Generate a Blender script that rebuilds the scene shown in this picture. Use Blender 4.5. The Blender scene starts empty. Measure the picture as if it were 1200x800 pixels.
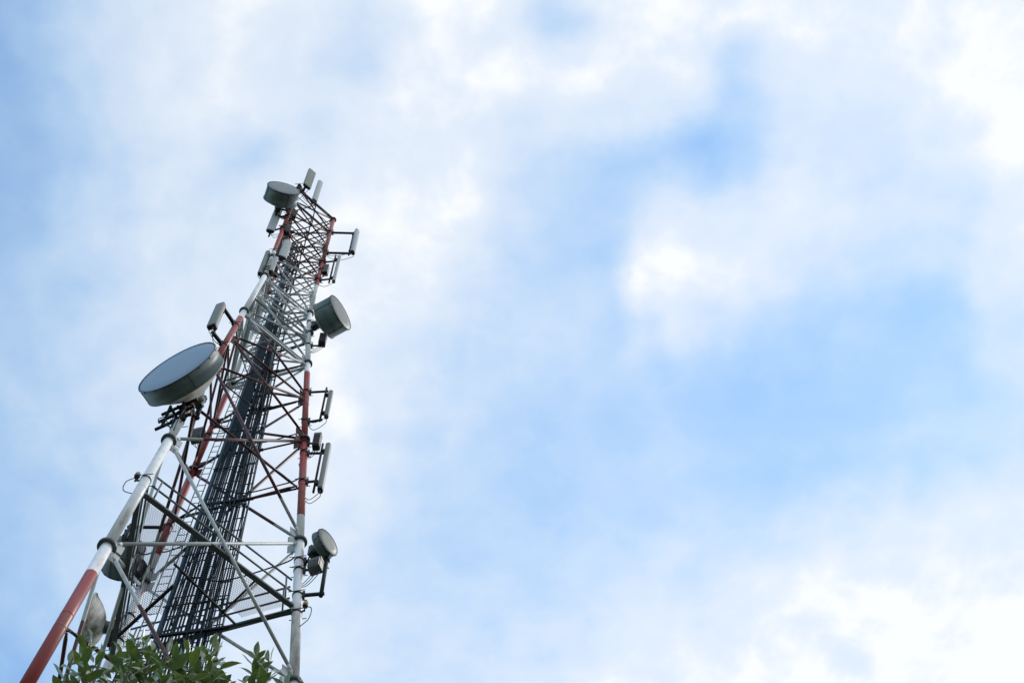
import bpy, math, random
from mathutils import Vector as V, Matrix
R = math.radians
random.seed(7)
scene = bpy.context.scene
col = scene.collection

# ------------------------------------------------------------------ camera
EYE = V((0, 0, 1.6))
FPX, PITCH, ROLL = 1639.5, 1.17154295, -0.0882098573
_c, _s, _cr, _sr = math.cos(PITCH), math.sin(PITCH), math.cos(ROLL), math.sin(ROLL)
FW = V((0, _c, _s)); _U = V((0, -_s, _c)); _X = V((1, 0, 0))
RT = _X * _cr + _U * _sr
UP = -_X * _sr + _U * _cr
cam_d = bpy.data.cameras.new('camera'); cam = bpy.data.objects.new('camera', cam_d); col.objects.link(cam)
cam_d.sensor_fit = 'HORIZONTAL'; cam_d.sensor_width = 36; cam_d.lens = 36 * FPX / 1200
cam_d.clip_start = 0.05; cam_d.clip_end = 6000
cam.matrix_world = Matrix(((RT.x, UP.x, -FW.x, EYE.x), (RT.y, UP.y, -FW.y, EYE.y), (RT.z, UP.z, -FW.z, EYE.z), (0, 0, 0, 1)))
scene.camera = cam

def proj(p):                         # world point -> photograph pixel
    d = p - EYE; w = d.dot(FW)
    return 600 + FPX * d.dot(RT) / w, 400 - FPX * d.dot(UP) / w
def ray(px, py):
    return (FW + RT * ((px - 600) / FPX) - UP * ((py - 400) / FPX)).normalized()
def onplane(px, py, z):              # the point at height z seen at that pixel
    d = ray(px, py); return EYE + d * ((z - EYE.z) / d.z)

# ------------------------------------------------------------------ light
SUN_EL, SUN_AZ = R(48), R(62)        # azimuth from +Y towards +X
EXPOSURE = 0.5
SKY_STRENGTH = 0.15
sun_d = bpy.data.lights.new('sun', 'SUN'); sun_d.energy = 1.0; sun_d.angle = R(10); sun_d.color = (1, .95, .87)
sun = bpy.data.objects.new('sun', sun_d); col.objects.link(sun)
to_sun = V((math.sin(SUN_AZ) * math.cos(SUN_EL), math.cos(SUN_AZ) * math.cos(SUN_EL), math.sin(SUN_EL)))
sun.rotation_euler = to_sun.to_track_quat('Z', 'Y').to_euler(); sun.location = (0, 0, 90)
vs = scene.view_settings
scene.display_settings.display_device = 'sRGB'
vs.view_transform = 'Standard'; vs.look = 'None'; vs.gamma = 1; vs.exposure = EXPOSURE; vs.use_curve_mapping = False
scene.cycles.max_bounces = 6; scene.cycles.transparent_max_bounces = 12

# ---- sky: Nishita air with a broken layer of soft cloud, laid out on a flat cloud deck overhead
world = bpy.data.worlds.new('World'); scene.world = world; world.use_nodes = True
wt = world.node_tree; wt.nodes.clear()
def wn(t, **k):
    n = wt.nodes.new(t)
    for a, b in k.items(): setattr(n, a, b)
    return n
def wl(a, b): wt.links.new(a, b)
def wmath(op, a, b=None, c=None, clamp=False):
    n = wn('ShaderNodeMath', operation=op); n.use_clamp = clamp
    for i, q in enumerate((a, b, c)):
        if q is None: continue
        if isinstance(q, (int, float)): n.inputs[i].default_value = q
        else: wl(q, n.inputs[i])
    return n.outputs[0]
def wsmooth(x, a, b):
    n = wn('ShaderNodeMapRange', interpolation_type='SMOOTHSTEP')
    wl(x, n.inputs[0]); n.inputs[1].default_value = a; n.inputs[2].default_value = b
    return n.outputs[0]
def wmix(f, a, b):
    n = wn('ShaderNodeMix', data_type='FLOAT')
    for i, q in ((0, f), (2, a), (3, b)):
        if isinstance(q, (int, float)): n.inputs[i].default_value = q
        else: wl(q, n.inputs[i])
    return n.outputs[0]
def wmixc(f, a, b):
    n = wn('ShaderNodeMix', data_type='RGBA')
    for i, q in ((0, f), (6, a), (7, b)):
        if isinstance(q, tuple): n.inputs[i].default_value = q
        elif isinstance(q, (int, float)): n.inputs[i].default_value = q
        else: wl(q, n.inputs[i])
    return n.outputs[2]

CLOUD = [  # cover of the cloud deck, row by row
 [.16,.56,.84,.95,.80,.99,.92,.80,1.0,.93,.90,.94,.94],
 [.10,.52,.82,.90,.74,.97,.92,.97,.80,.70,.74,.96,.96],
 [.14,.46,.72,.66,.82,.96,.66,.40,.30,.72,.62,.72,.96],
 [.32,.48,.72,.82,.94,.88,.46,.42,.72,.72,.52,.58,.90],
 [.40,.52,.72,.86,.94,.72,.58,.42,.46,.38,.28,.32,.80],
 [.36,.56,.74,.86,.93,.58,.50,.46,.40,.22,.28,.46,.58],
 [.30,.54,.74,.82,.82,.52,.44,.46,.52,.50,.62,.86,.84],
 [.14,.52,.76,.78,.68,.60,.54,.62,.80,.95,1.0,1.0,1.0],
 [.02,.46,.74,.76,.70,.66,.68,.84,.97,1.0,.95,.95,1.0]]
SPOT = [  # single patches: x, y, rx, ry, amount
 (850,100,38,64,-.30),(868,70,16,40,-.10),(812,212,36,32,-.30),(660,14,32,30,-.34),(1085,362,38,34,-.32),(1125,300,60,30,-.12),(312,165,28,26,-.34),
 (800,322,74,58,.75),(720,330,24,60,-.12),(780,110,60,40,.12),(935,240,66,50,.22),(385,90,22,50,-.14),(20,790,40,60,-.2),(920,95,60,30,.15),
 (1125,120,60,60,.1),(1000,775,26,14,-.16),(640,360,40,60,.14),(8,720,14,26,.3),(0,40,70,60,-.12),(0,250,60,80,-.1)]
def cover(px, py):
    x = min(max(px / 100, 0), 11.999); y = min(max(py / 100, 0), 7.999)
    i, j = int(x), int(y); a, b = x - i, y - j
    v = (CLOUD[j][i] * (1 - a) + CLOUD[j][i + 1] * a) * (1 - b) + (CLOUD[j + 1][i] * (1 - a) + CLOUD[j + 1][i + 1] * a) * b
    for sx, sy, rx, ry, am in SPOT:
        v += am * math.exp(-((px - sx) / rx) ** 2 - ((py - sy) / ry) ** 2)
    return min(max(v, 0), 1)
tc = wn('ShaderNodeTexCoord'); sx = wn('ShaderNodeSeparateXYZ'); wl(tc.outputs['Generated'], sx.inputs[0])
zc = wmath('MAXIMUM', sx.outputs[2], 0.1)
u = wmath('DIVIDE', sx.outputs[0], zc); v = wmath('DIVIDE', sx.outputs[1], zc)
cmb = wn('ShaderNodeCombineXYZ'); wl(u, cmb.inputs[0]); wl(v, cmb.inputs[1])
def noise(scale, detail, rough, off=0.0, dist=0.0):
    n = wn('ShaderNodeTexNoise'); n.inputs['Scale'].default_value = scale; n.inputs['Detail'].default_value = detail
    n.inputs['Roughness'].default_value = rough; n.inputs['Distortion'].default_value = dist
    m = wn('ShaderNodeVectorMath', operation='ADD'); wl(cmb.outputs[0], m.inputs[0]); m.inputs[1].default_value = (off, off * .7, off * .3)
    wl(m.outputs[0], n.inputs['Vector']); return n
wa = noise(8, 6, .52, 3.1)
wsep = wn('ShaderNodeSeparateColor'); wl(wa.outputs['Color'], wsep.inputs[0])
uw = wmath('ADD', u, wmath('MULTIPLY', wmath('SUBTRACT', wsep.outputs[0], .5), .10))
vw = wmath('ADD', v, wmath('MULTIPLY', wmath('SUBTRACT', wsep.outputs[1], .5), .10))
U0, U1, NU, V0, V1, NV = -.48, .48, 29, .09, .83, 19
un = wmath('DIVIDE', wmath('SUBTRACT', uw, U0), U1 - U0, clamp=True)
acc = None
for j in range(NV):
    vv = V0 + (V1 - V0) * j / (NV - 1)
    rp = wn('ShaderNodeValToRGB'); cr_ = rp.color_ramp; cr_.interpolation = 'EASE'
    for i in range(NU):
        t = i / (NU - 1); uu = U0 + (U1 - U0) * t
        px, py = proj(EYE + V((uu, vv, 1)) * 100); c = cover(px, py)
        e = cr_.elements[0] if i == 0 else (cr_.elements[len(cr_.elements) - 1] if i == NU - 1 else cr_.elements.new(t))
        e.position = t; e.color = (c, c, c, 1)
    wl(un, rp.inputs[0])
    if acc is None: acc = rp.outputs[0]
    else: acc = wmix(wsmooth(vw, vv - (V1 - V0) / (NV - 1), vv), acc, rp.outputs[0])
f1 = noise(6.5, 6, .5, 11.3, .2); f2 = noise(26, 7, .55, 4.2, .15); f3 = noise(13, 6, .5, 7.7, .2)
# billows: puffed edges where the noise folds
fold = wmath('ABSOLUTE', wmath('SUBTRACT', f3.outputs['Fac'], .5))
det = wmath('ADD', wmath('MULTIPLY', wmath('SUBTRACT', f1.outputs['Fac'], .5), .33),
            wmath('ADD', wmath('MULTIPLY', wmath('SUBTRACT', f2.outputs['Fac'], .5), .29), wmath('MULTIPLY', wmath('SUBTRACT', .07, fold), .55)))
raw = wmath('ADD', acc, det, clamp=True)
dens = wmath('MULTIPLY_ADD', raw, .80, .15, clamp=True)
sky = wn('ShaderNodeTexSky', sky_type='NISHITA'); sky.sun_disc = False; sky.sun_elevation = SUN_EL; sky.sun_rotation = SUN_AZ
sky.air_density = 1.5; sky.dust_density = 0.0; sky.ozone_density = 5.0; sky.altitude = 0
AIR_GAIN = (.92, 1.05, 1.06)
sg = wn('ShaderNodeVectorMath', operation='MULTIPLY'); wl(sky.outputs[0], sg.inputs[0]); sg.inputs[1].default_value = AIR_GAIN
# thin vapour is grey-blue, thick sunlit cloud is white
thin = wmixc(wsmooth(raw, .86, 1.06), wmixc(wsmooth(raw, .30, .9), (3.35, 4.15, 4.75, 1), (4.15, 4.42, 4.72, 1)), (4.95, 4.95, 4.95, 1))
full = wmixc(dens, sg.outputs[0], thin)
bg = wn('ShaderNodeBackground'); bg.inputs[1].default_value = SKY_STRENGTH; wl(full, bg.inputs[0])
wo = wn('ShaderNodeOutputWorld'); wl(bg.outputs[0], wo.inputs[0])
world.cycles.sampling_method = 'MANUAL'; world.cycles.sample_map_resolution = 512

# ------------------------------------------------------------------ materials
ZB = (26.69, 35.14, 44.45, 52.4)     # heights where the tower's paint changes colour
def mat(name, color, rough=.5, metal=0.0, var=.12, vscale=6, dirt=0.0, dirtcol=(.06, .05, .035), bump=0.0, coat=0.0, bands=None, streak=False, spec=.5, dlo=.5, tint=None):
    m = bpy.data.materials.new(name); m.use_nodes = True
    t = m.node_tree; n = t.nodes; b = n['Principled BSDF']; L = t.links.new
    b.inputs['Roughness'].default_value = rough; b.inputs['Metallic'].default_value = metal; b.inputs['Coat Weight'].default_value = coat; b.inputs['Specular IOR Level'].default_value = spec
    if tint: b.inputs['Specular Tint'].default_value = (*tint, 1)
    g = n.new('ShaderNodeNewGeometry')
    nz = n.new('ShaderNodeTexNoise'); nz.inputs['Scale'].default_value = vscale; nz.inputs['Detail'].default_value = 6; nz.inputs['Roughness'].default_value = .65
    mp = n.new('ShaderNodeMapping'); L(g.outputs['Position'], mp.inputs[0])
    if streak: mp.inputs['Scale'].default_value = (1, 1, .22)
    L(mp.outputs[0], nz.inputs['Vector'])
    def mix(f, a, c, bt='MIX'):
        q = n.new('ShaderNodeMix'); q.data_type = 'RGBA'; q.blend_type = bt
        for i, s in ((0, f), (6, a), (7, c)):
            if isinstance(s, tuple): q.inputs[i].default_value = (*s, 1) if len(s) == 3 else s
            elif isinstance(s, (int, float)): q.inputs[i].default_value = s
            else: L(s, q.inputs[i])
        return q.outputs[2]
    base = color
    if bands:
        sp = n.new('ShaderNodeSeparateXYZ'); L(g.outputs['Position'], sp.inputs[0])
        ed = n.new('ShaderNodeMath'); ed.operation = 'MULTIPLY_ADD'; L(nz.outputs['Fac'], ed.inputs[0]); ed.inputs[1].default_value = .06; L(sp.outputs[2], ed.inputs[2])
        dv = n.new('ShaderNodeMath'); dv.operation = 'DIVIDE'; L(ed.outputs[0], dv.inputs[0]); dv.inputs[1].default_value = 64
        rp = n.new('ShaderNodeValToRGB'); rp.color_ramp.interpolation = 'CONSTANT'
        zs = [0, 8.4, 17.6] + list(ZB); cs = [bands[0], bands[1], bands[0], bands[1], bands[0], bands[1], bands[0]]
        for i, (z, c) in enumerate(zip(zs, cs)):
            e = rp.color_ramp.elements[0] if i == 0 else (rp.color_ramp.elements[1] if i == 1 else rp.color_ramp.elements.new(z / 64))
            e.position = z / 64; e.color = (*c, 1)
        L(dv.outputs[0], rp.inputs[0]); base = rp.outputs[0]
    r2 = n.new('ShaderNodeMapRange'); L(nz.outputs['Fac'], r2.inputs[0]); r2.inputs[1].default_value = .3; r2.inputs[2].default_value = .7
    r2.inputs[3].default_value = 1 - var; r2.inputs[4].default_value = 1 + var
    cb = n.new('ShaderNodeCombineColor')
    for i in range(3): L(r2.outputs[0], cb.inputs[i])
    c = mix(1.0, base, cb.outputs[0], 'MULTIPLY')
    if dirt:
        n2 = n.new('ShaderNodeTexNoise'); n2.inputs['Scale'].default_value = vscale * .45; n2.inputs['Detail'].default_value = 8; n2.inputs['Roughness'].default_value = .7
        L(mp.outputs[0], n2.inputs['Vector'])
        r3 = n.new('ShaderNodeMapRange'); r3.interpolation_type = 'SMOOTHSTEP'; L(n2.outputs['Fac'], r3.inputs[0])
        r3.inputs[1].default_value = dlo; r3.inputs[2].default_value = dlo + .2; r3.inputs[4].default_value = dirt
        c = mix(r3.outputs[0], c, dirtcol)
    L(c, b.inputs['Base Color'])
    rr = n.new('ShaderNodeMapRange'); L(nz.outputs['Fac'], rr.inputs[0]); rr.inputs[3].default_value = max(rough - .12, .05); rr.inputs[4].default_value = min(rough + .12, 1); L(rr.outputs[0], b.inputs['Roughness'])
    if bump:
        bp = n.new('ShaderNodeBump'); bp.inputs['Strength'].default_value = bump; bp.inputs['Distance'].default_value = .02; L(nz.outputs['Fac'], bp.inputs['Height']); L(bp.outputs[0], b.inputs['Normal'])
    return m
RED, WHITE = (.29, .033, .034), (.80, .84, .89)
M = dict(
 paint=mat('tower_paint', WHITE, .42, 0, .13, 5, .62, (.24, .14, .09), .05, bands=(RED, WHITE), streak=True),
 brace=mat('shaded_brace_paint', WHITE, .45, 0, .14, 6, .4, (.07, .055, .045), .05, bands=((.075, .014, .017), (.50, .55, .57)), streak=True),  # tower red darkened here, shade on the braces put into the colour
 steel=mat('galvanised_steel', (.13, .15, .155), .5, .4, .2, 9, .3, (.08, .06, .05)),
 dark=mat('dark_bracket_steel', (.022, .029, .034), .55, .2, .25, 9, .3, (.05, .035, .025), spec=.25),
 flange=mat('flange_steel', (.10, .115, .12), .5, .5, .2, 12, .4, (.1, .06, .04)),
 dish=mat('dish_shroud_grey', (.13, .185, .20), .5, 0, .08, 3, .25, (.2, .19, .14), streak=True),
 radome=mat('dish_radome', (.25, .35, .47), .32, 0, .035, 1.4, .12, (.2, .26, .33)),  # blue of the reflected sky mixed into the cover's base colour
 greycover=mat('grey_dish_cover', (.19, .215, .22), .5, 0, .06, 2.5, .3, (.12, .13, .12), streak=True),
 greycover2=mat('pale_grey_dish_cover', (.27, .32, .34), .5, 0, .06, 2.5, .25, (.2, .22, .22), streak=True),
 dirtydish=mat('weathered_dish', (.60, .59, .55), .6, 0, .12, 4, .75, (.17, .12, .06), streak=True),
 mossdish=mat('mossy_dish', (.60, .60, .57), .6, 0, .15, 5, .92, (.12, .085, .035), streak=True, dlo=.42),
 panel=mat('panel_radome', (.42, .47, .50), .45, 0, .06, 6, .2, (.3, .3, .27), streak=True),
 panelg=mat('panel_radome_grey', (.20, .225, .22), .5, 0, .08, 6, .2, (.2, .2, .17), streak=True),
 cap=mat('black_plastic', (.03, .032, .034), .5, 0, .2, 20),
 rru=mat('radio_unit_grey', (.13, .145, .145), .5, 0, .1, 12, .2),
 cable=mat('cable_jacket', (.003, .013, .022), .42, 0, .25, 4, spec=.22, tint=(.25, .6, .9)),  # blue specular tint paints in the bluish light on the cables
 bluecable=mat('sky_sheen_cable_jacket', (.035, .085, .13), .45, 0, .25, 4, spec=.3, tint=(.4, .7, 1)),  # pale blue base and tint put the sky's reflection into the colour
 tray=mat('tray_steel', (.012, .02, .027), .55, .2, .25, 9, .3, (.03, .022, .018), spec=.2, tint=(.4, .7, 1)),
 grate=mat('grating_steel', (.02, .024, .028), .7, 0, .15, 9, spec=.05),
 concrete=mat('concrete', (.32, .31, .29), .9, 0, .15, 3, .3, (.12, .11, .09), .3),
 lamp=mat('lamp_body', (.12, .10, .05), .4, 0, .2, 30),
 bark=mat('bark', (.10, .075, .05), .9, 0, .3, 30, 0, bump=.6),
 twig=mat('green_twig', (.11, .12, .05), .7, 0, .2, 30),
)
def glassmat():
    m = bpy.data.materials.new('amber_glass'); m.use_nodes = True; b = m.node_tree.nodes['Principled BSDF']
    b.inputs['Base Color'].default_value = (.55, .33, .08, 1); b.inputs['Roughness'].default_value = .15; b.inputs['Transmission Weight'].default_value = .5
    return m
M['amber'] = glassmat()
def leafmat():
    m = bpy.data.materials.new('citrus_leaf'); m.use_nodes = True; t = m.node_tree; n = t.nodes; L = t.links.new; b = n['Principled BSDF']
    g = n.new('ShaderNodeNewGeometry'); at = n.new('ShaderNodeAttribute'); at.attribute_name = 'tint'
    r = n.new('ShaderNodeValToRGB'); e = r.color_ramp.elements; e[0].position = 0; e[0].color = (.009, .026, .022, 1); e[1].position = 1; e[1].color = (.30, .34, .06, 1)
    q = e.new(.6); q.color = (.034, .074, .045, 1); q = e.new(.86); q.color = (.15, .22, .10, 1)  # tone spread widened to paint in leaf highlights and shadowed gaps
    L(at.outputs['Fac'], r.inputs[0])
    mx = n.new('ShaderNodeMix'); mx.data_type = 'RGBA'; L(g.outputs['Backfacing'], mx.inputs[0]); L(r.outputs[0], mx.inputs[6])
    m2 = n.new('ShaderNodeMix'); m2.data_type = 'RGBA'; m2.inputs[0].default_value = .45; L(r.outputs[0], m2.inputs[6]); m2.inputs[7].default_value = (.10, .15, .105, 1); L(m2.outputs[2], mx.inputs[7])
    nz = n.new('ShaderNodeTexNoise'); nz.inputs['Scale'].default_value = 60; L(g.outputs['Position'], nz.inputs['Vector'])
    bp = n.new('ShaderNodeBump'); bp.inputs['Strength'].default_value = .3; bp.inputs['Distance'].default_value = .004; L(nz.outputs['Fac'], bp.inputs['Height']); L(bp.outputs[0], b.inputs['Normal'])
    L(mx.outputs[2], b.inputs['Base Color']); b.inputs['Roughness'].default_value = .2; b.inputs['Coat Weight'].default_value = .6; b.inputs['Coat Roughness'].default_value = .2
    tr = n.new('ShaderNodeBsdfTranslucent'); tr.inputs[0].default_value = (.16, .26, .04, 1)
    ms = n.new('ShaderNodeMixShader'); ms.inputs[0].default_value = .24; L(b.outputs[0], ms.inputs[1]); L(tr.outputs[0], ms.inputs[2]); L(ms.outputs[0], n['Material Output'].inputs[0])
    return m
M['leaf'] = leafmat()
def grassmat():
    m = bpy.data.materials.new('grass_ground'); m.use_nodes = True; t = m.node_tree; n = t.nodes; L = t.links.new; b = n['Principled BSDF']
    g = n.new('ShaderNodeNewGeometry')
    a = n.new('ShaderNodeTexNoise'); a.inputs['Scale'].default_value = .12; a.inputs['Detail'].default_value = 8; L(g.outputs['Position'], a.inputs['Vector'])
    c = n.new('ShaderNodeTexNoise'); c.inputs['Scale'].default_value = 9; c.inputs['Detail'].default_value = 6; L(g.outputs['Position'], c.inputs['Vector'])
    r = n.new('ShaderNodeValToRGB'); e = r.color_ramp.elements; e[0].position = .35; e[0].color = (.03, .045, .022, 1); e[1].position = .68; e[1].color = (.065, .062, .042, 1)
    ad = n.new('ShaderNodeMath'); ad.operation = 'MULTIPLY_ADD'; L(c.outputs['Fac'], ad.inputs[0]); ad.inputs[1].default_value = .4; 
    sb = n.new('ShaderNodeMath'); sb.operation = 'SUBTRACT'; L(a.outputs['Fac'], sb.inputs[0]); sb.inputs[1].default_value = .2; L(sb.outputs[0], ad.inputs[2])
    L(ad.outputs[0], r.inputs[0]); L(r.outputs[0], b.inputs['Base Color']); b.inputs['Roughness'].default_value = .95
    bp = n.new('ShaderNodeBump'); bp.inputs['Strength'].default_value = .6; bp.inputs['Distance'].default_value = .08; L(c.outputs['Fac'], bp.inputs['Height']); L(bp.outputs[0], b.inputs['Normal'])
    return m
M['grass'] = grassmat()

# ------------------------------------------------------------------ mesh helpers
def frame(d):
    d = d.normalized(); a = V((0, 0, 1)) if abs(d.z) < .9 else V((1, 0, 0))
    x = d.cross(a).normalized(); return x, x.cross(d).normalized(), d
class MB:
    def __init__(s): s.v, s.f, s.sm, s.t = [], [], [], []
    def ring(s, c, x, y, r, n, ry=None):
        i = len(s.v); ry = r if ry is None else ry
        for k in range(n):
            a = 2 * math.pi * k / n; s.v.append(c + x * (r * math.cos(a)) + y * (ry * math.sin(a)))
        return i
    def skin(s, a, b, n, sm=True):
        for k in range(n): s.f.append((a + k, a + (k + 1) % n, b + (k + 1) % n, b + k)); s.sm.append(sm)
    def cap(s, a, n, flip=False):
        q = tuple(range(a, a + n)); s.f.append(q[::-1] if not flip else q); s.sm.append(False)
    def tube(s, p, q, r, r2=None, n=10, caps=True):
        p, q = V(p), V(q); r2 = r if r2 is None else r2; x, y, d = frame(q - p)
        a = s.ring(p, x, y, r, n); b = s.ring(q, x, y, r2, n); s.skin(a, b, n)
        if caps: s.cap(a, n); s.cap(b, n, True)
        return s
    def path(s, pts, r, n=7, caps=True):
        pts = [V(p) for p in pts]; last = None; a0 = None; x = None
        for i, p in enumerate(pts):
            d = (pts[min(i + 1, len(pts) - 1)] - pts[max(i - 1, 0)]).normalized()
            if x is None: x, y, _ = frame(d)
            else: x = (x - d * x.dot(d)).normalized(); y = x.cross(d).normalized()
            a = s.ring(p, x, y, r[i] if isinstance(r, (list, tuple)) else r, n)
            if last is not None: s.skin(last, a, n)
            else: a0 = a
            last = a
        if caps: s.cap(a0, n); s.cap(last, n, True)
        return s
    def lathe(s, o, axis, prof, n=32, sm=True):   # prof: (distance along axis, radius); a split where consecutive equal
        x, y, d = frame(axis); last = None
        for t, r in prof:
            if r < 1e-4:
                s.v.append(o + d * t); a = -(len(s.v) - 1) - 1
            else: a = s.ring(o + d * t, x, y, r, n)
            if last is not None:
                if a < 0 and last >= 0:
                    for k in range(n): s.f.append((last + k, last + (k + 1) % n, -a - 1)); s.sm.append(sm)
                elif last < 0 and a >= 0:
                    for k in range(n): s.f.append((-last - 1, a + (k + 1) % n, a + k)); s.sm.append(sm)
                elif a >= 0: s.skin(last, a, n, sm)
            last = a
        return s
    def box(s, c, x, y, z, hx, hy, hz, bev=.12):  # oriented box with chamfered vertical section
        c = V(c); b = min(hx, hy) * bev
        sec = [(hx - b, -hy), (hx, -hy + b), (hx, hy - b), (hx - b, hy), (-hx + b, hy), (-hx, hy - b), (-hx, -hy + b), (-hx + b, -hy)]
        i = len(s.v)
        for sz in (-hz, hz):
            for a, q in sec: s.v.append(c + x * a + y * q + z * sz)
        s.skin(i, i + 8, 8, False); s.cap(i, 8); s.cap(i + 8, 8, True); return s
    def beam(s, p, q, w, h, up=V((0, 0, 1))):     # rectangular bar
        p, q = V(p), V(q); d = (q - p).normalized(); x = d.cross(up).normalized(); y = x.cross(d).normalized()
        return s.box((p + q) / 2, x, y, d, w / 2, h / 2, (q - p).length / 2, .06)
    def rounded(s, c, x, y, z, hx, hy, hz, n=20, p=4.0, dome=.05):  # tall case with a rounded section and softened ends
        rows = [(-hz, .86), (-hz + dome * .35, .97), (-hz + dome, 1), (hz - dome, 1), (hz - dome * .35, .97), (hz, .84)]
        last = None
        for t, k in rows:
            i = len(s.v)
            for j in range(n):
                a = 2 * math.pi * j / n; ca, sa = math.cos(a), math.sin(a)
                s.v.append(c + x * (hx * k * math.copysign(abs(ca) ** (2 / p), ca)) + y * (hy * k * math.copysign(abs(sa) ** (2 / p), sa)) + z * t)
            if last is not None: s.skin(last, i, n)
            else: s.cap(i, n)
            last = i
        s.cap(last, n, True); return s
    def build(s, name, m, parent=None, tint=None):
        me = bpy.data.meshes.new(name)
        off = parent.get('_o', None) if parent else None
        o_ = V(off) if off else V((0, 0, 0))
        me.from_pydata([tuple(p - o_) for p in s.v], [], s.f); me.update()
        import bmesh
        me.polygons.foreach_set('use_smooth', s.sm)
        if tint:
            a = me.attributes.new('tint', 'FLOAT', 'FACE'); a.data.foreach_set('value', tint)
        else:
            b = bmesh.new(); b.from_mesh(me); bmesh.ops.recalc_face_normals(b, faces=b.faces); b.to_mesh(me); b.free()
        me.materials.append(m)
        o = bpy.data.objects.new(name, me); col.objects.link(o)
        if parent: o.parent = parent; o['_o'] = tuple(o_)
        else: o['_o'] = (0.0, 0.0, 0.0)
        return o
def tag(o, label=None, cat=None, group=None, kind=None):
    if label: o['label'] = label
    if cat: o['category'] = cat
    if group: o['group'] = group
    if kind: o['kind'] = kind
    return o
def thing(name, label, cat, loc, group=None):
    o = bpy.data.objects.new(name, None); col.objects.link(o); o.location = loc; o['_o'] = tuple(loc); o.empty_display_size = .2
    return tag(o, label, cat, group)
def curve(pts, k=6):                               # Catmull-Rom through points
    pts = [V(p) for p in pts]; out = []
    P = [pts[0]] + pts + [pts[-1]]
    for i in range(1, len(P) - 2):
        a, b, c, d = P[i - 1], P[i], P[i + 1], P[i + 2]
        for j in range(k):
            t = j / k
            out.append(.5 * ((2 * b) + (c - a) * t + (2 * a - 5 * b + 4 * c - d) * t * t + (3 * b - a - 3 * c + d) * t ** 3))
    out.append(pts[-1]); return out
def hdir(deg): return V((math.cos(R(deg)), math.sin(R(deg)), 0))
Z = V((0, 0, 1))

# ------------------------------------------------------------------ ground
g = MB()
GN = 24
for j in range(GN + 1):
    for i in range(GN + 1):
        a, b = (i / GN * 2 - 1), (j / GN * 2 - 1)
        g.v.append(V((a * abs(a) * 2500, b * abs(b) * 2500, 0)))
for j in range(GN):
    for i in range(GN):
        k = j * (GN + 1) + i; g.f.append((k, k + 1, k + GN + 2, k + GN + 1)); g.sm.append(True)
tag(g.build('ground', M['grass']), kind='structure')

# ------------------------------------------------------------------ the tower
S = 1.27
CX, CY = -6.68271104 * S, 14.2140376 * S
PSI = -.1980498
ANG = {'L': PSI, 'R': PSI + 2 * math.pi / 3, 'B': PSI - 2 * math.pi / 3}
ZK, ZT, Z1 = 49.626, 60.80, 33.965
def rad(z): return 2.0 * S - .0832319584 * (min(z, ZK) - Z1) - .00559746 * max(z - ZK, 0)
def legp(n, z):
    a = ANG[n]; r = rad(z); return V((CX + r * math.sin(a), CY - r * math.cos(a), z))
LEVELS = [0.35, 11.4, 21.95, 27.975, 33.965, 39.732, 42.55, 45.235, 47.5, 49.626] + [49.626 + (60.80 - 49.626) * k / 6 for k in range(1, 7)]
def legr(z):
    for lim, r in ((27.9, .132), (33.9, .124), (39.7, .112), (45.2, .102), (49.6, .094)):
        if z < lim: return r
    return .082
tower = thing('lattice_tower', 'tall red and white three legged steel lattice tower rising above the leaves', 'tower', (CX, CY, 0))
FL = [0.5, 11.4, 21.95, 27.975, 33.965, 39.732, 45.235, 49.626, 55.2, 60.78]
legs = {}
for n in 'LRB':
    m = MB(); cuts = [.35] + FL[1:]
    for a, b in zip(cuts[:-1], cuts[1:]):
        # bend at the knee happens exactly at a flange, so straight segments are right
        m.tube(legp(n, a), legp(n, b), legr(a + .1), legr(a + .1), 20)
        for q in (0.42, .5):      # thin paint lines of the shop welds
            zz = a + (b - a) * q; m.tube(legp(n, zz), legp(n, zz + .035), legr(a + .1) + .003, None, 20)
    m.tube(legp(n, ZT - .02), legp(n, ZT + .12), .085, .085, 16)
    legs[n] = m.build('leg', M['paint'], tower)
    for z in FL:
        r = legr(z - .2); p = legp(n, z); d = (legp(n, z + .5) - legp(n, z - .5)).normalized()
        f = MB(); w = r * 1.62
        for s0 in (-.034, .003): f.lathe(p + d * s0, d, [(0, r * .9), (0, w), (.031, w), (.031, r * .9)], 24, False)
        x, y, _ = frame(d)
        for k in range(10):
            a = 2 * math.pi * k / 10; c = p + x * (math.cos(a) * (r + w) / 2) + y * (math.sin(a) * (r + w) / 2)
            f.tube(c - d * .075, c + d * .075, .014, None, 6)
        f.build('flange', M['flange'], legs[n])
    f = MB(); p = legp(n, 0); f.box(V((p.x, p.y, .2)), V((1, 0, 0)), V((0, 1, 0)), Z, .55, .55, .2); f.build('footing', M['concrete'], tower)
def face_dir(a, b, z): return (legp(b, z) - legp(a, z)).normalized()
FACES = (('L', 'R'), ('R', 'B'), ('B', 'L'))
def br(z): return .045 if z < 33 else (.046 if z < 39 else (.040 if z < 45 else (  .036 if z < 49.5 else .034)))
def brace(a, za, b, zb, r, name='brace', lift=0.0):
    p, q = legp(a, za), legp(b, zb); d = (q - p).normalized(); L = (q - p).length
    nrm = d.cross(Z).normalized()
    s0 = nrm * lift; p1, q1 = p + d * (legr(za) + .05) + s0, q - d * (legr(zb) + .05) + s0
    m = MB(); k = min(.22, L * .1)
    m.tube(p1 + d * k, q1 - d * k, r, None, 10)
    for e, w in ((p1, d), (q1, -d)):       # flattened, bolted ends
        m.tube(e + w * k, e + w * (k * .35), r, r * .55, 10); m.beam(e - w * .05, e + w * k * .5, .016, r * 2.1)
        for t in (.25, .75):
            c = e + w * (k * .5 * t); m.tube(c - nrm * .03, c + nrm * .03, .014, None, 6)
    return m.build(name, M['brace'], tower)
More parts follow.
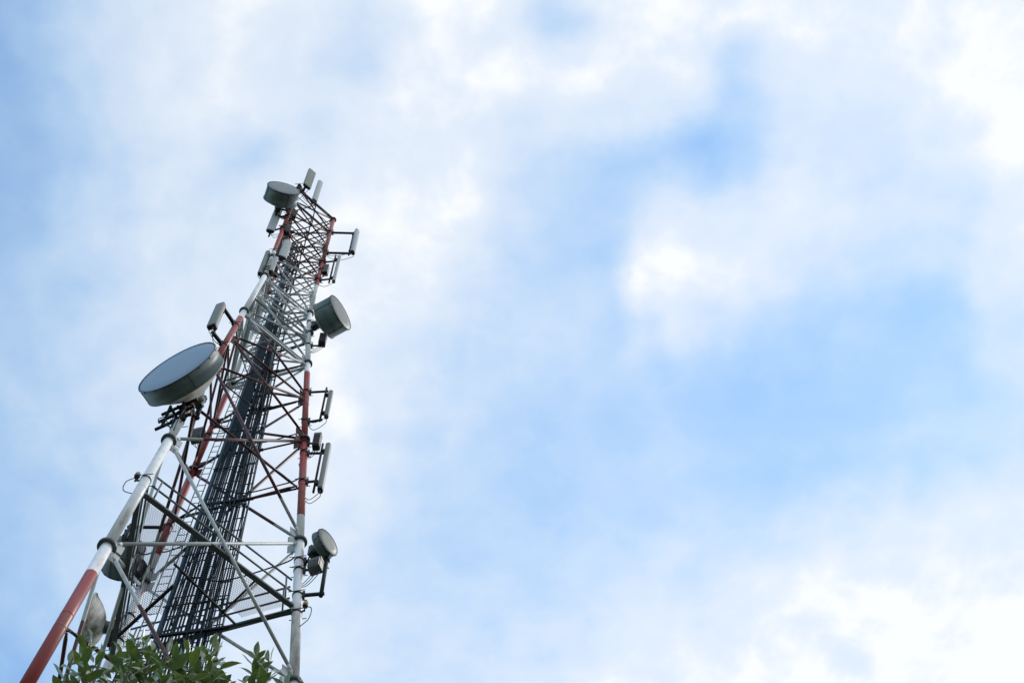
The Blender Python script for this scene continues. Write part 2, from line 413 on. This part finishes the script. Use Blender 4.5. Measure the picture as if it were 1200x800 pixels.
for a, b in FACES:
    for lo, hi in zip(LEVELS[:-1], LEVELS[1:]):
        g0 = .10 if lo < 49 else .05
        r = br((lo + hi) / 2)
        brace(a, lo + g0, b, hi - g0, r, lift=.02); brace(b, lo + g0, a, hi - g0, r, lift=.02 + r * 2.05 if False else -.02 - r)
    for z in (5.9, 16.7, 24.78, 36.85): brace(a, z, b, z, br(z) * .95, 'horizontal_strut', lift=-.09)
    for z in LEVELS[6:10]: brace(a, z - .02, b, z - .02, .04, 'horizontal_strut')
    for z in LEVELS[10:]: brace(a, z - .02, b, z - .02, .027, 'horizontal_strut')
for z in LEVELS[6:]:
    mids = [legp(a, z).lerp(legp(b, z), .5) for a, b in FACES]
    for k in range(3):
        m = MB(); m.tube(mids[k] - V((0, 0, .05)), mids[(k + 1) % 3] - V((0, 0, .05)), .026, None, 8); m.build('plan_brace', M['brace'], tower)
for z in LEVELS[10:]:
    for a, b in FACES:
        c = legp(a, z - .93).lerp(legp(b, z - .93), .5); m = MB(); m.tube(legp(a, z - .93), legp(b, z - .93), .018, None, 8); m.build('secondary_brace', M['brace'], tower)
for n in 'LRB':
    for z in LEVELS[1:]:
        for o_ in 'LRB':
            if o_ == n: continue
            for sg_ in (-1, 1):
                zz = z + sg_ * (.10 if z < 49.7 else .05); p = legp(n, zz); d = (legp(o_, zz) - p).normalized(); ax = (legp(n, zz + .3) - legp(n, zz - .3)).normalized()
                hh = .17 if z < 40 else (.12 if z < 49.7 else .08); m = MB()
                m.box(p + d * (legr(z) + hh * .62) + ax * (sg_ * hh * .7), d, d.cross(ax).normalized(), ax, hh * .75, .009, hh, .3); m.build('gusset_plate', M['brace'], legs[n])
# heavy horizontal beams in the upper white band, and at the very top
for z in (45.0, 49.3):
    for a, b in FACES:
        p, q = legp(a, z), legp(b, z); d = (q - p).normalized(); m = MB()
        m.beam(p + d * .1, q - d * .1, .045, .10); m.beam(p + d * .1 + V((0, 0, -.055)), q - d * .1 + V((0, 0, -.055)), .085, .01)
        m.build('beam', M['paint'], tower)
m = MB(); d = face_dir('L', 'R', ZT)
m.beam(legp('L', ZT + .05) + d * .1, legp('R', ZT + .05) - d * .1, .09, .12); m.build('beam', M['dark'], tower)
m = MB(); m.beam(legp('L', 58.98) + d * .1, legp('R', 58.98) - d * .1, .08, .10); m.build('beam', M['dark'], tower)
# small service platforms: frame, rails and grating
def tri(z, inset=0.0):
    c = V((CX, CY, z)); return {n: c + (legp(n, z) - c) * (1 - inset / rad(z)) for n in 'LRB'}
TA, TB = (-.29, .47), (.27, .44)     # ends of the cable tray line, in units of the tower's radius
def bar(z, a): r = rad(z); return V((CX + a[0] * r, CY + a[1] * r, z))
def platform(z, rails, cell, hole, k=1.0, fm='steel'):
    root = MB(); T = tri(z)
    for a, b in FACES:
        d = (T[b] - T[a]).normalized()
        root.beam(T[a] + d * .14, T[b] - d * .14, .07 * k, .15 * k); root.beam(T[a] + d * .14 + V((0, 0, -.081 * k)), T[b] - d * .14 + V((0, 0, -.081 * k)), .17 * k, .012)
    fr = root.build('platform', M[fm], tower)
    rm = MB()
    for a, b in FACES:
        d = (T[b] - T[a]).normalized()
        for h in rails:
            p, q = legp(a, z + h), legp(b, z + h); rm.tube(p + d * .2, q - d * .2, .028, None, 8)
        for t in (.08, .5, .92):
            p = T[a].lerp(T[b], t); q = legp(a, z + rails[-1]).lerp(legp(b, z + rails[-1]), t)
            if t != .5 or a != 'L': rm.tube(p + V((0, 0, .08)), q, .024, None, 8)
    rm.build('railing', M[fm], fr)
    gm = MB(); I = tri(z + .085, .22)
    o = I['L']; e1 = (I['R'] - I['L']); e2 = (I['B'] - I['L']); side = e1.length; e1n = e1.normalized(); e2n = e2.normalized()
    c0, c1 = bar(z, (TA[0] - .08, TA[1])), bar(z, TB)
    def keep(p):
        q = c1 - c0; t = min(max((p - c0).dot(q) / q.dot(q), 0), 1); w = p - (c0 + q * t); w.z = 0
        return w.length > hole
    def run(p, q, zz):
        L = (q - p).length; n = max(2, int(L / .09)); st = None
        for i in range(n + 1):
            x = p.lerp(q, i / n)
            if keep(x):
                if st is None: st = x
                en = x
            elif st is not None:
                if (en - st).length > .1: gm.beam(st + V((0, 0, zz)), en + V((0, 0, zz)), .0065, .010)
                st = None
        if st is not None and (en - st).length > .1: gm.beam(st + V((0, 0, zz)), en + V((0, 0, zz)), .0065, .010)
    k = cell
    while k < side - cell:
        run(o + e1n * k, I['R'] + (I['B'] - I['R']) * ((side - k) / side) * 0 + e1n * 0 if False else o + e1n * k + e2n * (side - k), 0)
        run(o + e2n * k, o + e2n * k + e1n * (side - k), .021)
        k += cell
    gm.build('grating', M['grate'], fr)
    return fr
ZP = 30.9
pf = platform(ZP, (.55, 1.05), .062, .5, .78)
for (x0, y0), (x1, y1), w in (((203, 686), (137, 746), .07), ((204, 660), (279, 734), .045), ((299, 680), (259, 719), .04)):
    m = MB(); m.beam(onplane(x0, y0, ZP - .02), onplane(x1, y1, ZP - .02), w, w * 1.3)
    m.build('cross_beam', M['dark'], pf)
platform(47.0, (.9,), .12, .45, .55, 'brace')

# cable trays: three runs side by side, with rungs
def tray(f0, f1, z0, z1, step, nrail, name='cable_tray'):
    m = MB(); zs = [z0 + (z1 - z0) * k / 24 for k in range(25)]
    def at(f, z): return bar(z, (TA[0] + (TB[0] - TA[0]) * f, TA[1] + (TB[1] - TA[1]) * f))
    for k in range(nrail):
        f = f0 + (f1 - f0) * k / (nrail - 1); m.path([at(f, z) for z in zs], .028, 6)
    z = z0 + .3
    while z < z1 - .1:
        m.tube(at(f0, z) + V((0, .03, 0)), at(f1, z) + V((0, .03, 0)), .02, None, 6); z += step
    return m.build(name, M['tray'], tower)
tray(-.02, .40, 1.0, 58.5, .8, 3); tray(.47, .68, 1.0, 56.0, .55, 2); tray(.76, 1.0, 1.0, 50.0, .62, 2)
# slender climbing ladder left of the trays
m = MB()
def lad(f, z): return bar(z, (TA[0] - .17 + f * .11, TA[1] - .06))
for f in (0, 1): m.path([lad(f, .6 + 57 * k / 20) for k in range(21)], .017, 6)
z = .9
while z < 57: m.tube(lad(0, z), lad(1, z), .012, None, 5); z += .33
m.build('climbing_ladder', M['steel'], tower)
# struts that tie the trays to the legs
for z in [24.78, 30.75, 36.85, 39.7, 42.5, 45.2]:
    m = MB()
    a = bar(z, (TA[0] - .05, TA[1] - .03)); b = bar(z, (TB[0] + .06, TB[1] - .03))
    m.beam(a, b, .07, .09); m.tube(b, legp('R', z), .03, None, 8); m.tube(a, legp('B', z), .03, None, 8)
    m.build('tray_support', M['dark'], tower)
for z in [2 + 2.3 * k for k in range(24)]:
    m = MB()
    r = rad(z)
    a = bar(z, (TA[0] - .04, TA[1] - .05)); b = bar(z, (TB[0] - (.22 if z > 50 else 0), TB[1] - .05)); m.beam(a, b, .025, .04); m.build('cable_clamp', M['dark'], tower)

# ------------------------------------------------------------------ feeder cables
def cable(f, z1, r, dy, label, group, jit=.006, mt='cable'):
    pts = []; ph = random.random() * 6
    for k in range(41):
        z = .8 + (z1 - .8) * k / 40
        w = f + jit * math.sin(z * 1.1 + ph) + jit * .6 * math.sin(z * 2.7 + ph * 2)
        pts.append(bar(z, (TA[0] + (TB[0] - TA[0]) * w, TA[1] + (TB[1] - TA[1]) * w)) + V((0, -dy, 0)))
    o = MB().path(pts, r, 8).build('feeder_cable', M[mt]); return tag(o, label, 'cable', group)
cable(-.02, 58.2, .05, .075, 'thickest feeder pipe, blue grey with painted sky sheen, on the left edge of the tight cable bundle', 'thick feeder cables packed side by side', .002, 'bluecable')
for k in range(1, 8):
    cable(-.02 + .053 * k, 58.2 - .9 * k if k < 5 else 52 - 1.5 * (k - 5), .046 if k == 0 else .029, .075,
          'thick dark feeder cable in the tight bundle on the left side of the tower core', 'thick feeder cables packed side by side', .002)
for k, f in enumerate((.44, .49, .53, .585, .61, .66)):
    cable(f, 54 - 1.2 * k, .024, .06, 'slim black cable hanging loosely on the middle cable rack inside the tower', 'slim cables on the middle rack', .009)
for k, f in enumerate((.47, .60, .70)):
    cable(f, 50 - 1.5 * k, .022, .10, 'stout black cable on the back row of the middle cable rack inside the tower', 'stout cables on the back row of the racks', .006)
for k, f in enumerate((.74, .80, .84, .91, .95, 1.0)):
    cable(f, 48 - 1.1 * k, .022, .06, 'slim black cable on the open right hand cable rack inside the tower', 'slim cables on the right rack', .010)

random.seed(5)
for k, (z, leg) in enumerate(((56.5, 'L'), (54.4, 'R'), (52.6, 'L'), (50.4, 'R'), (47.2, 'R'), (43.8, 'L'), (40.6, 'R'), (37.6, 'R'), (33.0, 'R'), (41.8, 'B'), (35.6, 'B'))):
    a = bar(z, (TA[0] + .3 * random.random(), TA[1] - .06)); b = legp(leg, z + random.uniform(-.3, .3))
    pts = [bar(z - 2, (TA[0] + .2 * random.random(), TA[1] - .07)), a, a.lerp(b, .35) - V((0, 0, .25 + .3 * random.random())), a.lerp(b, .75) - V((0, 0, .3)), b.lerp(a, .04), b + (legp(leg, z + 1.4) - legp(leg, z)) * .6 + (a - b).normalized() * .12]
    tag(MB().path(curve(pts, 8), .02, 7).build('branch_cable', M['cable']), 'loose black cable swagging from the central cable rack across to a leg of the tower', 'cable', 'loose cables between rack and legs')
# ------------------------------------------------------------------ equipment on the tower
def solve(px, py, leg, az, off=V((0, 0, 0))):
    """height z on a leg and reach s along the horizontal azimuth az so that leg(z) + s*h + off is seen at the pixel"""
    h = hdir(az); z, s = 40.0, .5
    for _ in range(40):
        def f(z, s):
            q = proj(legp(leg, z) + h * s + off); return q[0] - px, q[1] - py
        a = f(z, s); b = f(z + .01, s); c = f(z, s + .01)
        j11, j21, j12, j22 = (b[0] - a[0]) / .01, (b[1] - a[1]) / .01, (c[0] - a[0]) / .01, (c[1] - a[1]) / .01
        D = j11 * j22 - j12 * j21
        if abs(D) < 1e-9: break
        dz = (-a[0] * j22 + a[1] * j12) / D; ds = (-a[1] * j11 + a[0] * j21) / D
        z += max(-4, min(4, dz)); s += max(-2, min(2, ds))
    return z, s, legp(leg, z) + h * s
def clampring(m, leg, z, w=.03):
    r = legr(z); p = legp(leg, z); d = (legp(leg, z + .3) - legp(leg, z - .3)).normalized()
    m.tube(p - d * w, p + d * w, r + .014, None, 16)
    x, y, _ = frame(d)
    for q in (x, -x):
        m.tube(p + q * (r + .03) - y * (r + .09), p + q * (r + .03) + y * (r + .09), .012, None, 6)
def arm(root, leg, z, end, w=.06, name='mounting_arm', ze=None):
    m = MB(); clampring(m, leg, z); p = legp(leg, z); e = V(end); d = (e - p).normalized()
    m.box(p + d * (legr(z) + .03), d.cross(Z).normalized(), Z, d, .05, .14, .03)
    m.beam(p + d * legr(z), e + d * .08, w, w); return m.build(name, M['dark'], root)
def ztop(base, px, py):              # height of the point above base seen nearest to that pixel
    best = min(range(5, 500), key=lambda k: (proj(base + V((0, 0, k * .01)))[0] - px) ** 2 + (proj(base + V((0, 0, k * .01)))[1] - py) ** 2)
    return best * .01

def panel(label, bot, top, leg, az, width, thick, face, material='panel', arms=(.15, .85), pole=True, drop=.12, group=None, armw=.06, cables=2, pw=2.8):
    z, s, p = solve(*bot, leg, az); h = max(ztop(p, *top), .3)
    n = hdir(face); x = hdir(face + 90); c = p + V((0, 0, h / 2))
    root = thing('panel_antenna', label, 'antenna', p, group)
    MB().rounded(c, x, n, Z, width / 2, thick / 2, h / 2 - .03, p=pw).build('radome', M[material], root)
    MB().rounded(p + V((0, 0, .02)), x, n, Z, width / 2 * .94, thick / 2 * .94, .055, p=pw, dome=.03).build('end_cap', M['cap'], root)
    back = c - n * (thick / 2 + .10)
    if pole:
        m = MB(); m.tube(back + V((0, 0, -h / 2 - drop)), back + V((0, 0, h / 2 + drop)), .035, None, 10); pl = m.build('mounting_pole', M['dark'], root)
        for t in (-.36, .36):
            m = MB(); q = back + V((0, 0, h * t)); m.box(q + n * .05, x, n, Z, .06, .07, .045); m.tube(q - x * .07 - Z * .02, q + x * .07 - Z * .02, .014, None, 6); m.build('bracket', M['dark'], root)
    for t in arms:
        q = back + V((0, 0, h * (t - .5)))
        a = arm(root, leg, q.z, q, armw)
    for k in range(cables):
        e = p + x * (width * .25 * (1 if k else -1)); l = legp(leg, e.z - .1)
        dn = V((0, 0, -.16 - .14 * k - random.random() * .1))
        m = MB(); m.tube(e, e - V((0, 0, .09)), .016, None, 8); m.path(curve([e - V((0, 0, .05)), e + dn, e.lerp(l, .5) + dn * 2.0, l.lerp(e, .08) + dn * .4], 8), .011, 6)
        m.build('jumper_cable', M['cable'], root)
    return root, c, h

panel('wide flat grey panel antenna standing topmost on the tower tip', (359.5, 219), (366.5, 201), 'L', 320, .38, .13, 318, 'panelg', arms=(.1,), drop=.22, pw=6)
panel('slim light panel antenna just right of the topmost antenna', (368.3, 236), (374.3, 213), 'L', 49, .27, .18, 320, arms=(.08,))
panel('light panel antenna held out right of the tower top by two long arms', (413.2, 296), (417.8, 270), 'R', 2, .24, .17, 335, arms=(.06, .97), drop=.05, armw=.08)
panel('rounded white panel antenna left of the tower directly below the top drum dish', (316.5, 271), (327.5, 246.5), 'L', 190, .34, .16, 290, arms=(.2, .8))
panel('pale green white panel antenna in front of the upper tower face', (330.5, 302), (337.5, 283), 'L', 35, .34, .15, 300, arms=(.1,), cables=1)
panel('thin grey panel antenna outermost on the left side of the upper tower', (304.5, 321), (311.5, 294), 'L', 188, .18, .17, 265, 'panelg', arms=(.12, .8))
panel('short white panel antenna between the thin left antenna and the red leg', (317, 318), (322.5, 301), 'L', 200, .22, .12, 285, arms=(.1, .9), cables=1)
panel('very slim light panel antenna on the right leg above the upper right drum dish', (391, 330), (397.3, 300), 'R', 0, .15, .14, 5, arms=(.1, .8), cables=1)
panel('box shaped white panel antenna on two bent arms above the largest dish', (248, 383), (259.5, 357), 'L', 246, .31, .18, 256, 'panelg', arms=(-.05, 1.05), drop=.3, armw=.1, pw=5)
panel('slim light panel antenna on the right leg below the red and white paint line', (382.3, 488), (390, 459), 'R', -2, .17, .15, 2, 'panelg', arms=(-.12, 1.02), drop=.3)
panel('long grey panel antenna on the right leg, longest on that side', (375.2, 574), (385, 521), 'R', -2, .23, .17, 0, 'panelg', arms=(.2, .82), drop=.1)

def radio(label, px, py, leg, az, w, d, h, face, upper='rru', lower='rru', armz=0.0, group=None):
    z, s, c = solve(px, py, leg, az); n = hdir(face); x = hdir(face + 90)
    root = thing('radio_unit', label, 'radio unit', c, group)
    b = MB().box(c, x, n, Z, w / 2, d / 2, h / 2, .15).build('housing', M[lower], root)
    m = MB()
    for k in range(7):
        q = -w / 2 * .86 + w * .86 * k / 6; m.box(c + x * q + n * (d / 2 + .015), x, n, Z, .008, .02, h / 2 * .9)
    m.build('heat_sink', M[lower], root)
    MB().box(c + V((0, 0, h / 2 + .045)), x, n, Z, w / 2 * 1.04, d / 2 * 1.04, .045, .15).build('cover', M[upper], root)
    arm(root, leg, z + armz, c - n * d * .2 + V((0, 0, armz)), .05)
    m = MB()
    for k in range(3):
        e = c + x * (w * .28 * (k - 1)) - V((0, 0, h / 2)); l = legp(leg, e.z - .3)
        m.path(curve([e, e - V((0, 0, .14 + .05 * k)), e.lerp(l, .5) - V((0, 0, .3 + .09 * k)), l + V((0, 0, -.25))], 8), .010, 6)
    m.build('jumper_cable', M['cable'], root)
    return root
radio('small dark radio box behind the very slim antenna on the right leg', 381.5, 317, 'R', 5, .22, .2, .75, 90, lower='cap')
radio('dark radio box with pale cover beside the long grey panel antenna', 371.5, 518, 'R', 0, .22, .2, .75, 270, lower='cap')
radio('dark radio box hanging right under the upper right drum dish', 378, 399, 'R', 0, .25, .22, .7, 280, lower='cap', upper='cap', armz=-.35)
radio('grey radio box on the back leg beside the tight cable bundle', 231.5, 511, 'B', 185, .36, .24, .6, 262)
radio('dark radio box on the back leg behind the drum dish half hidden by a beam', 161, 670, 'B', 190, .34, .28, .55, 250, lower='cap', upper='cap')
radio('tiny dark radio box tucked under the drum dish at the tower top', 343, 252, 'L', 60, .3, .22, .8, 300, lower='cap', upper='cap')
radio('dark radio box beside the red leg just above the pale green panel', 336, 270, 'L', 40, .26, .2, .8, 300, lower='cap', upper='rru')
radio('grey radio box between the right leg and the small round dish', 370, 664, 'R', -10, .34, .26, .34, 255, lower='rru')

def dish(label, cx, cy, leg, az_arm, face, dia, shroud, bowl, hood='dish', skin='radome', taper=1.0, pipe=None, back='dish', cone=False):
    n = hdir(face); dep = shroud + bowl
    z, s, back_ = solve(cx, cy, leg, az_arm, n * (dep + .12))
    c = back_ + n * (dep + .12); r = dia / 2
    root = thing('dish_antenna', label, 'dish antenna', back_)
    rb = r * taper
    m = MB()
    if shroud > 0:
        m.lathe(c, -n, [(-.012, r * .985), (-.012, r), (0, r + .012), (.03, r + .012), (.03, r), (shroud, rb), (shroud, rb + .02), (shroud + .05, rb + .02), (shroud + .05, rb - .01)], 64, True)
        x_, y_, _ = frame(-n); ns = 4
        for k in range(ns):          # overlap seams of the wrapped hood
            a = .5 + 2 * math.pi * k / ns; rad_ = x_ * math.cos(a) + y_ * math.sin(a); tan_ = y_ * math.cos(a) - x_ * math.sin(a)
            m.beam(c - n * .04 + rad_ * (r + .002), c - n * (shroud - .01) + rad_ * (rb + .002), .03, .012, tan_)
        sh = m.build('shroud', M[hood], root)
        m = MB(); m.lathe(c, -n, [(-.016, r * .985), (-.016, r + .013), (.022, r + .013), (.022, r + .002)], 64, True)
        for k in range(16):
            a = 2 * math.pi * k / 16; q = c - n * .004 + (x_ * math.cos(a) + y_ * math.sin(a)) * (r + .014); m.beam(q + n * .018, q - n * .05, .035, .02, x_ * math.cos(a) + y_ * math.sin(a))
        m.build('rim_band', M['flange'], sh)
        f = MB(); f.lathe(c, n, [(-.004, r * .985), (.010, r * .96), (.012 + r * .01, r * .6), (.014 + r * .016, 0)], 64); f.build('radome', M[skin], root)
    prof = [(shroud + .04, rb - .012)] + [(shroud + .04 + bowl * (1 - (k / 6) ** (1.3 if cone else 2)), (rb - .012) * k / 6) for k in range(5, 0, -1)] + [(shroud + .04 + bowl, 0)]
    MB().lathe(c, -n, prof, 64).build('reflector', M['mossdish' if shroud <= 0 else back], root)
    if shroud <= 0:
        m = MB(); m.lathe(c, -n, [(.02, r - .03), (.0, r), (.03, r + .02), (.06, r)], 64); m.build('rim', M['dirtydish'], root)
    hub = c - n * (dep + .03); x = hdir(face + 90)
    m = MB(); m.lathe(hub - n * .12, n, [(0, 0), (0, .12 + r * .06), (.10, .12 + r * .06), (.22, .16 + r * .1)], 20, False)
    m.box(hub - n * .16, x, n, Z, .11, .06, .20); m.build('hub', M['flange'], root)
    pz = hub - n * .24
    lo_, hi_ = -.38 - r * .3, .22 + r * .2
    if pipe:
        _, _, b0 = solve(*pipe[0], leg, az_arm); hh = ztop(b0, *pipe[1]); m = MB(); m.beam(pz, V((b0.x, b0.y, b0.z + hh - .1)), .09, .12); m.build('bracket', M['dark'], root)
        pz = V((b0.x, b0.y, b0.z + hh - .3)); lo_, hi_ = .1 - hh + .3, .1
    m = MB(); m.tube(pz + V((0, 0, lo_ - .1)), pz + V((0, 0, hi_ + .12)), .055, None, 12)
    for t in (-.14, .14): m.tube(pz + V((0, 0, t)) - x * .11, pz + V((0, 0, t)) + x * .11, .02, None, 8)
    m.build('mounting_pole', M['dark'], root)
    for t in (lo_, hi_): arm(root, leg, pz.z + t, pz + V((0, 0, t)), .075)
    # a stay from the rim back to the leg and a waveguide tail
    m = MB(); e = hub - n * .1; l = legp(leg, e.z - .7)
    m.path(curve([e, e - n * .14 - V((0, 0, .2)), e.lerp(l, .6) - V((0, 0, .55)), l], 8), .02, 8); m.build('waveguide', M['cable'], root)
    return root, c, pz
A, ac, apz = dish('largest dish antenna, wide drum with blue grey cover tilted left of the red leg', 207.5, 430, 'L', 195, 249, 2.35, .43, .60, taper=.985, back='dirtydish', cone=True)
dish('grey drum dish antenna at the upper left of the tower top', 332.3, 220.5, 'L', 215, 292, 1.32, .55, .22, skin='greycover2', taper=1.04)
dish('grey drum dish antenna facing right on the white upper right leg', 399, 366, 'R', 350, 336, 1.36, .66, .22, skin='greycover')
dish('small round grey dish antenna beside the white lower right leg', 384.3, 634.8, 'R', 0, 330, .77, .17, .16, skin='panelg', pipe=((376, 698), (386, 652)))
dish('drum dish antenna facing away, half hidden behind the white left leg', 143, 667, 'B', 180, 108, 1.12, .72, .24)
dish('weathered open dish antenna seen from its dirty back behind the lower left leg', 102.5, 731, 'B', 180, 198, 1.62, 0, .42)
# extra gear below the largest dish: stub pole with a lamp-like feed box
z, s, c = solve(206, 487, 'L', 200)
root = thing('dish_mount_frame', 'dark steel mounting frame on the left leg under the largest dish', 'mounting frame', c)
m = MB(); x = hdir(160); y = hdir(250)
m.tube(c - x * .35 + V((0, 0, -.55)), c - x * .1 + V((0, 0, .75)), .06, None, 10); m.tube(c + x * .35 + V((0, 0, -.3)), c + x * .35 + V((0, 0, .9)), .045, None, 10); m.build('upright', M['dark'], root)
m = MB()
for dz in (-.35, .1, .55): m.beam(c - x * .55 + V((0, 0, dz)), c + x * .55 + V((0, 0, dz)), .07, .08)
m.beam(c - y * .3, c + y * .3, .06, .06); m.build('crossbar', M['dark'], root)
arm(root, 'L', c.z - .35, c + V((0, 0, -.35)), .08); arm(root, 'L', c.z + .5, c + V((0, 0, .5)), .08)
MB().lathe(c + x * .1 - y * .18 - V((0, 0, .45)), V((.3, -.3, 1)), [(0, 0), (0, .1), (.3, .12), (.34, .08), (.34, 0)], 16).build('feed_box', M['panel'], root)
m = MB()
for k in range(4):
    e = c + x * (.4 - .25 * k) + V((0, 0, .3)); m.path(curve([e, e - V((0, 0, .5 + .1 * k)) + y * .15, legp('L', c.z - .9 - .2 * k)], 8), .014, 6)
m.build('jumper_cable', M['cable'], root)

def warning_lamp(label, px, py, leg, az):
    z, s, c = solve(px, py, leg, az); root = thing('warning_lamp', label, 'lamp', c)
    m = MB(); clampring(m, leg, z - .25, .02); l = legp(leg, z - .25); d = (V((c.x, c.y, l.z)) - l)
    m.beam(l, V((c.x, c.y, l.z)), .035, .035); m.tube(V((c.x, c.y, l.z - .04)), c - V((0, 0, .08)), .02, None, 8); m.build('bracket', M['dark'], root)
    MB().lathe(c - V((0, 0, .1)), Z, [(0, 0), (0, .06), (.07, .075), (.07, 0)], 16).build('base', M['cap'], root)
    MB().lathe(c - V((0, 0, .03)), Z, [(0, .065), (.08, .07), (.15, .05), (.18, 0)], 16).build('lens', M['amber'], root)
    h = d.normalized()
    MB().path(curve([c - V((0, 0, .1)), c + h * .2 - V((0, 0, .3)), c + h * .16 - V((0, 0, .75)), l - V((0, 0, .7))], 8), .012, 6).build('lamp_cable', M['cable'], root)
warning_lamp('small amber warning lamp sticking out left of the white left leg', 161, 557, 'L', 190)
warning_lamp('small amber warning lamp on the white right leg below the round dish', 358, 708, 'R', -20)

# ------------------------------------------------------------------ leafy tree in front
def at(px, py, dist): return EYE + ray(px, py) * dist
LD = 6.6
tree_base = V((at(215, 900, LD).x + .1, at(215, 900, LD).y + .25, 0))
tree = thing('citrus_tree', 'leafy broad leaved green tree whose top shoots reach the bottom edge of the picture', 'tree', tree_base)
fork = V((tree_base.x, tree_base.y, 3.1))
MB().path(curve([tree_base, tree_base + V((.05, -.03, 1.2)), tree_base + V((-.04, .04, 2.3)), fork], 5), [.12 - .04 * k / 15 for k in range(16)], 12).build('trunk', M['bark'], tree)
lv, lf, ls, lt = [], [], [], []
def leaf(p, d, nrm, L, w, tint, curl):
    d = d.normalized(); x = d.cross(nrm).normalized(); n = x.cross(d).normalized()
    prof = [(0, .06), (.12, .42), (.3, .86), (.5, 1), (.68, .86), (.84, .5), (.94, .2), (1, .02)]
    i = len(lv); fold = random.uniform(.25, .75); wav = random.uniform(-.12, .12); sw = random.uniform(-.25, .25)
    for t, k in prof:
        c = p + d * (L * t) - n * (curl * L * t * t) + n * (wav * w * math.sin(t * 9)) + x * (sw * L * t * t * .5)
        lift = w * k * fold
        lv.extend([c - x * (w * k) + n * lift, c, c + x * (w * k) + n * lift])
    for q in range(len(prof) - 1):
        b = i + q * 3
        lf.append((b, b + 1, b + 4, b + 3)); lf.append((b + 1, b + 2, b + 5, b + 4)); ls.extend([True, True]); lt.extend([tint, tint])
tw = limb = MB()
def shoot(p, d, n, L, size, young=.1):
    d = d.normalized(); bend = V((random.uniform(-.2, .2), random.uniform(-.2, .2), 0))
    pts = [p + d * (L * k / 5) + bend * (L * (k / 5) ** 2 * .4) for k in range(6)]
    tw.path(pts, [.0055 - .0007 * k for k in range(6)], 6)
    x, y, _ = frame(d); ph = random.random() * 6.28
    for k in range(n):
        t = .12 + .88 * (k + .5) / n; a = ph + k * 2.4
        q = pts[0].lerp(pts[-1], t) if False else p + d * (L * t) + bend * (L * t * t * .4)
        out = x * math.cos(a) + y * math.sin(a); up = .25 + .75 * t + random.uniform(-.15, .25)
        dd = out + d * up + V((0, 0, random.uniform(-.25, .1)))
        sz = size * random.uniform(.75, 1.15) * (1 - .3 * max(t - .75, 0) * 4)
        tint = min(max(random.gauss(.44, .35) + (.45 if random.random() < young else 0) + (.18 if t > .85 else 0), 0), 1)
        leaf(q + out * .012, dd, d + out * random.uniform(-.4, .4) + V((random.uniform(-.5, .5), random.uniform(-1.1, .3), random.uniform(-.2, .3))), sz, sz * random.uniform(.19, .25), tint, random.uniform(-.15, .5))
    leaf(pts[-1], d + V((random.uniform(-.3, .3), random.uniform(-.3, .3), 0)), V((random.uniform(-1, 1), random.uniform(-1, 1), .6)), size * .8, size * .17, .75, .1)
# shoot tips that show above the picture's bottom edge
TIPS = [(84, 772), (93, 756), (104, 748), (110, 764), (80, 790), (108, 790), (140, 772), (147, 754), (158, 745), (169, 740), (180, 748), (192, 756), (201, 764), (152, 776), (168, 768),
        (213, 772), (222, 756), (231, 762), (241, 750), (249, 768), (228, 784), (206, 788), (145, 790), (262, 786), (298, 772), (305, 760), (312, 767), (303, 784), 
        (244, 786), (172, 788), (255, 757), (160, 788), (342, 796), (352, 795), (216, 790)]
hubs = []
low = []
for k in range(11):
    a = 2 * math.pi * k / 11; rr = .35 + .45 * ((k * 7) % 11) / 11
    c = V((fork.x + rr * math.cos(a), fork.y + rr * math.sin(a), 3.7 + .95 * ((k * 4) % 11) / 11)); low.append(c)
    limb.path(curve([fork + V((0, 0, -.2)), fork.lerp(c, .5) + V((.06 * math.sin(k), .06 * math.cos(k), -.05)), c], 6), [.045 - .03 * q / 12 for q in range(13)], 8)
for k in range(9):
    c = at(100 + 29 * k, 985, LD + .1 * math.sin(k * 2.3)) + V((0, 0, -.25)); hubs.append(c)
    limb.path(curve([fork + V((0, 0, -.12)), fork.lerp(c, .45) + V((random.uniform(-.12, .12), random.uniform(-.12, .12), .12)), c], 6), [.05 - .034 * q / 12 for q in range(13)], 8)
random.seed(21)
for px, py in TIPS:
    dist = LD + random.uniform(-.35, .4); tip = at(px, py + 9, dist)
    c = min(hubs, key=lambda q: (q - tip).length)
    d = (tip - c).normalized() * .55 + V((random.uniform(-.22, .22), random.uniform(-.22, .22), .85)); d.normalize()
    Ls = random.uniform(.24, .34); p = tip - d * Ls
    limb.path(curve([c, c.lerp(p, .6) + V((random.uniform(-.05, .05), random.uniform(-.05, .05), 0)), p], 5), [.014 - .008 * q / 10 for q in range(11)], 6)
    shoot(p, d, random.randint(10, 13), Ls, .097, .2)
# the rest of the crown, below the picture
for _ in range(480):
    a = random.random() * 6.283; rr = math.sqrt(random.random()) * 1.25; h = random.uniform(3.2, 6.0)
    c = V((fork.x + rr * math.cos(a), fork.y + rr * math.sin(a), h - rr * rr * .5))
    d = V((math.cos(a) * .6, math.sin(a) * .6, random.uniform(.2, 1.0)))
    tip = c + d.normalized() * .4
    if proj(tip)[1] < 812: continue
    hb = min(low + hubs, key=lambda q: (q - c).length)
    limb.path([hb, hb.lerp(c, .5) + V((0, 0, .04)), c], [.012, .009, .006], 5)
    shoot(c, d, 8, .28, .09, .08)
limb.build('limb', M['bark'], tree); 
me = MB(); me.v, me.f, me.sm = lv, lf, ls
me.build('crown', M['leaf'], tree, tint=lt)

for o in bpy.data.objects:
    if '_o' in o: del o['_o']
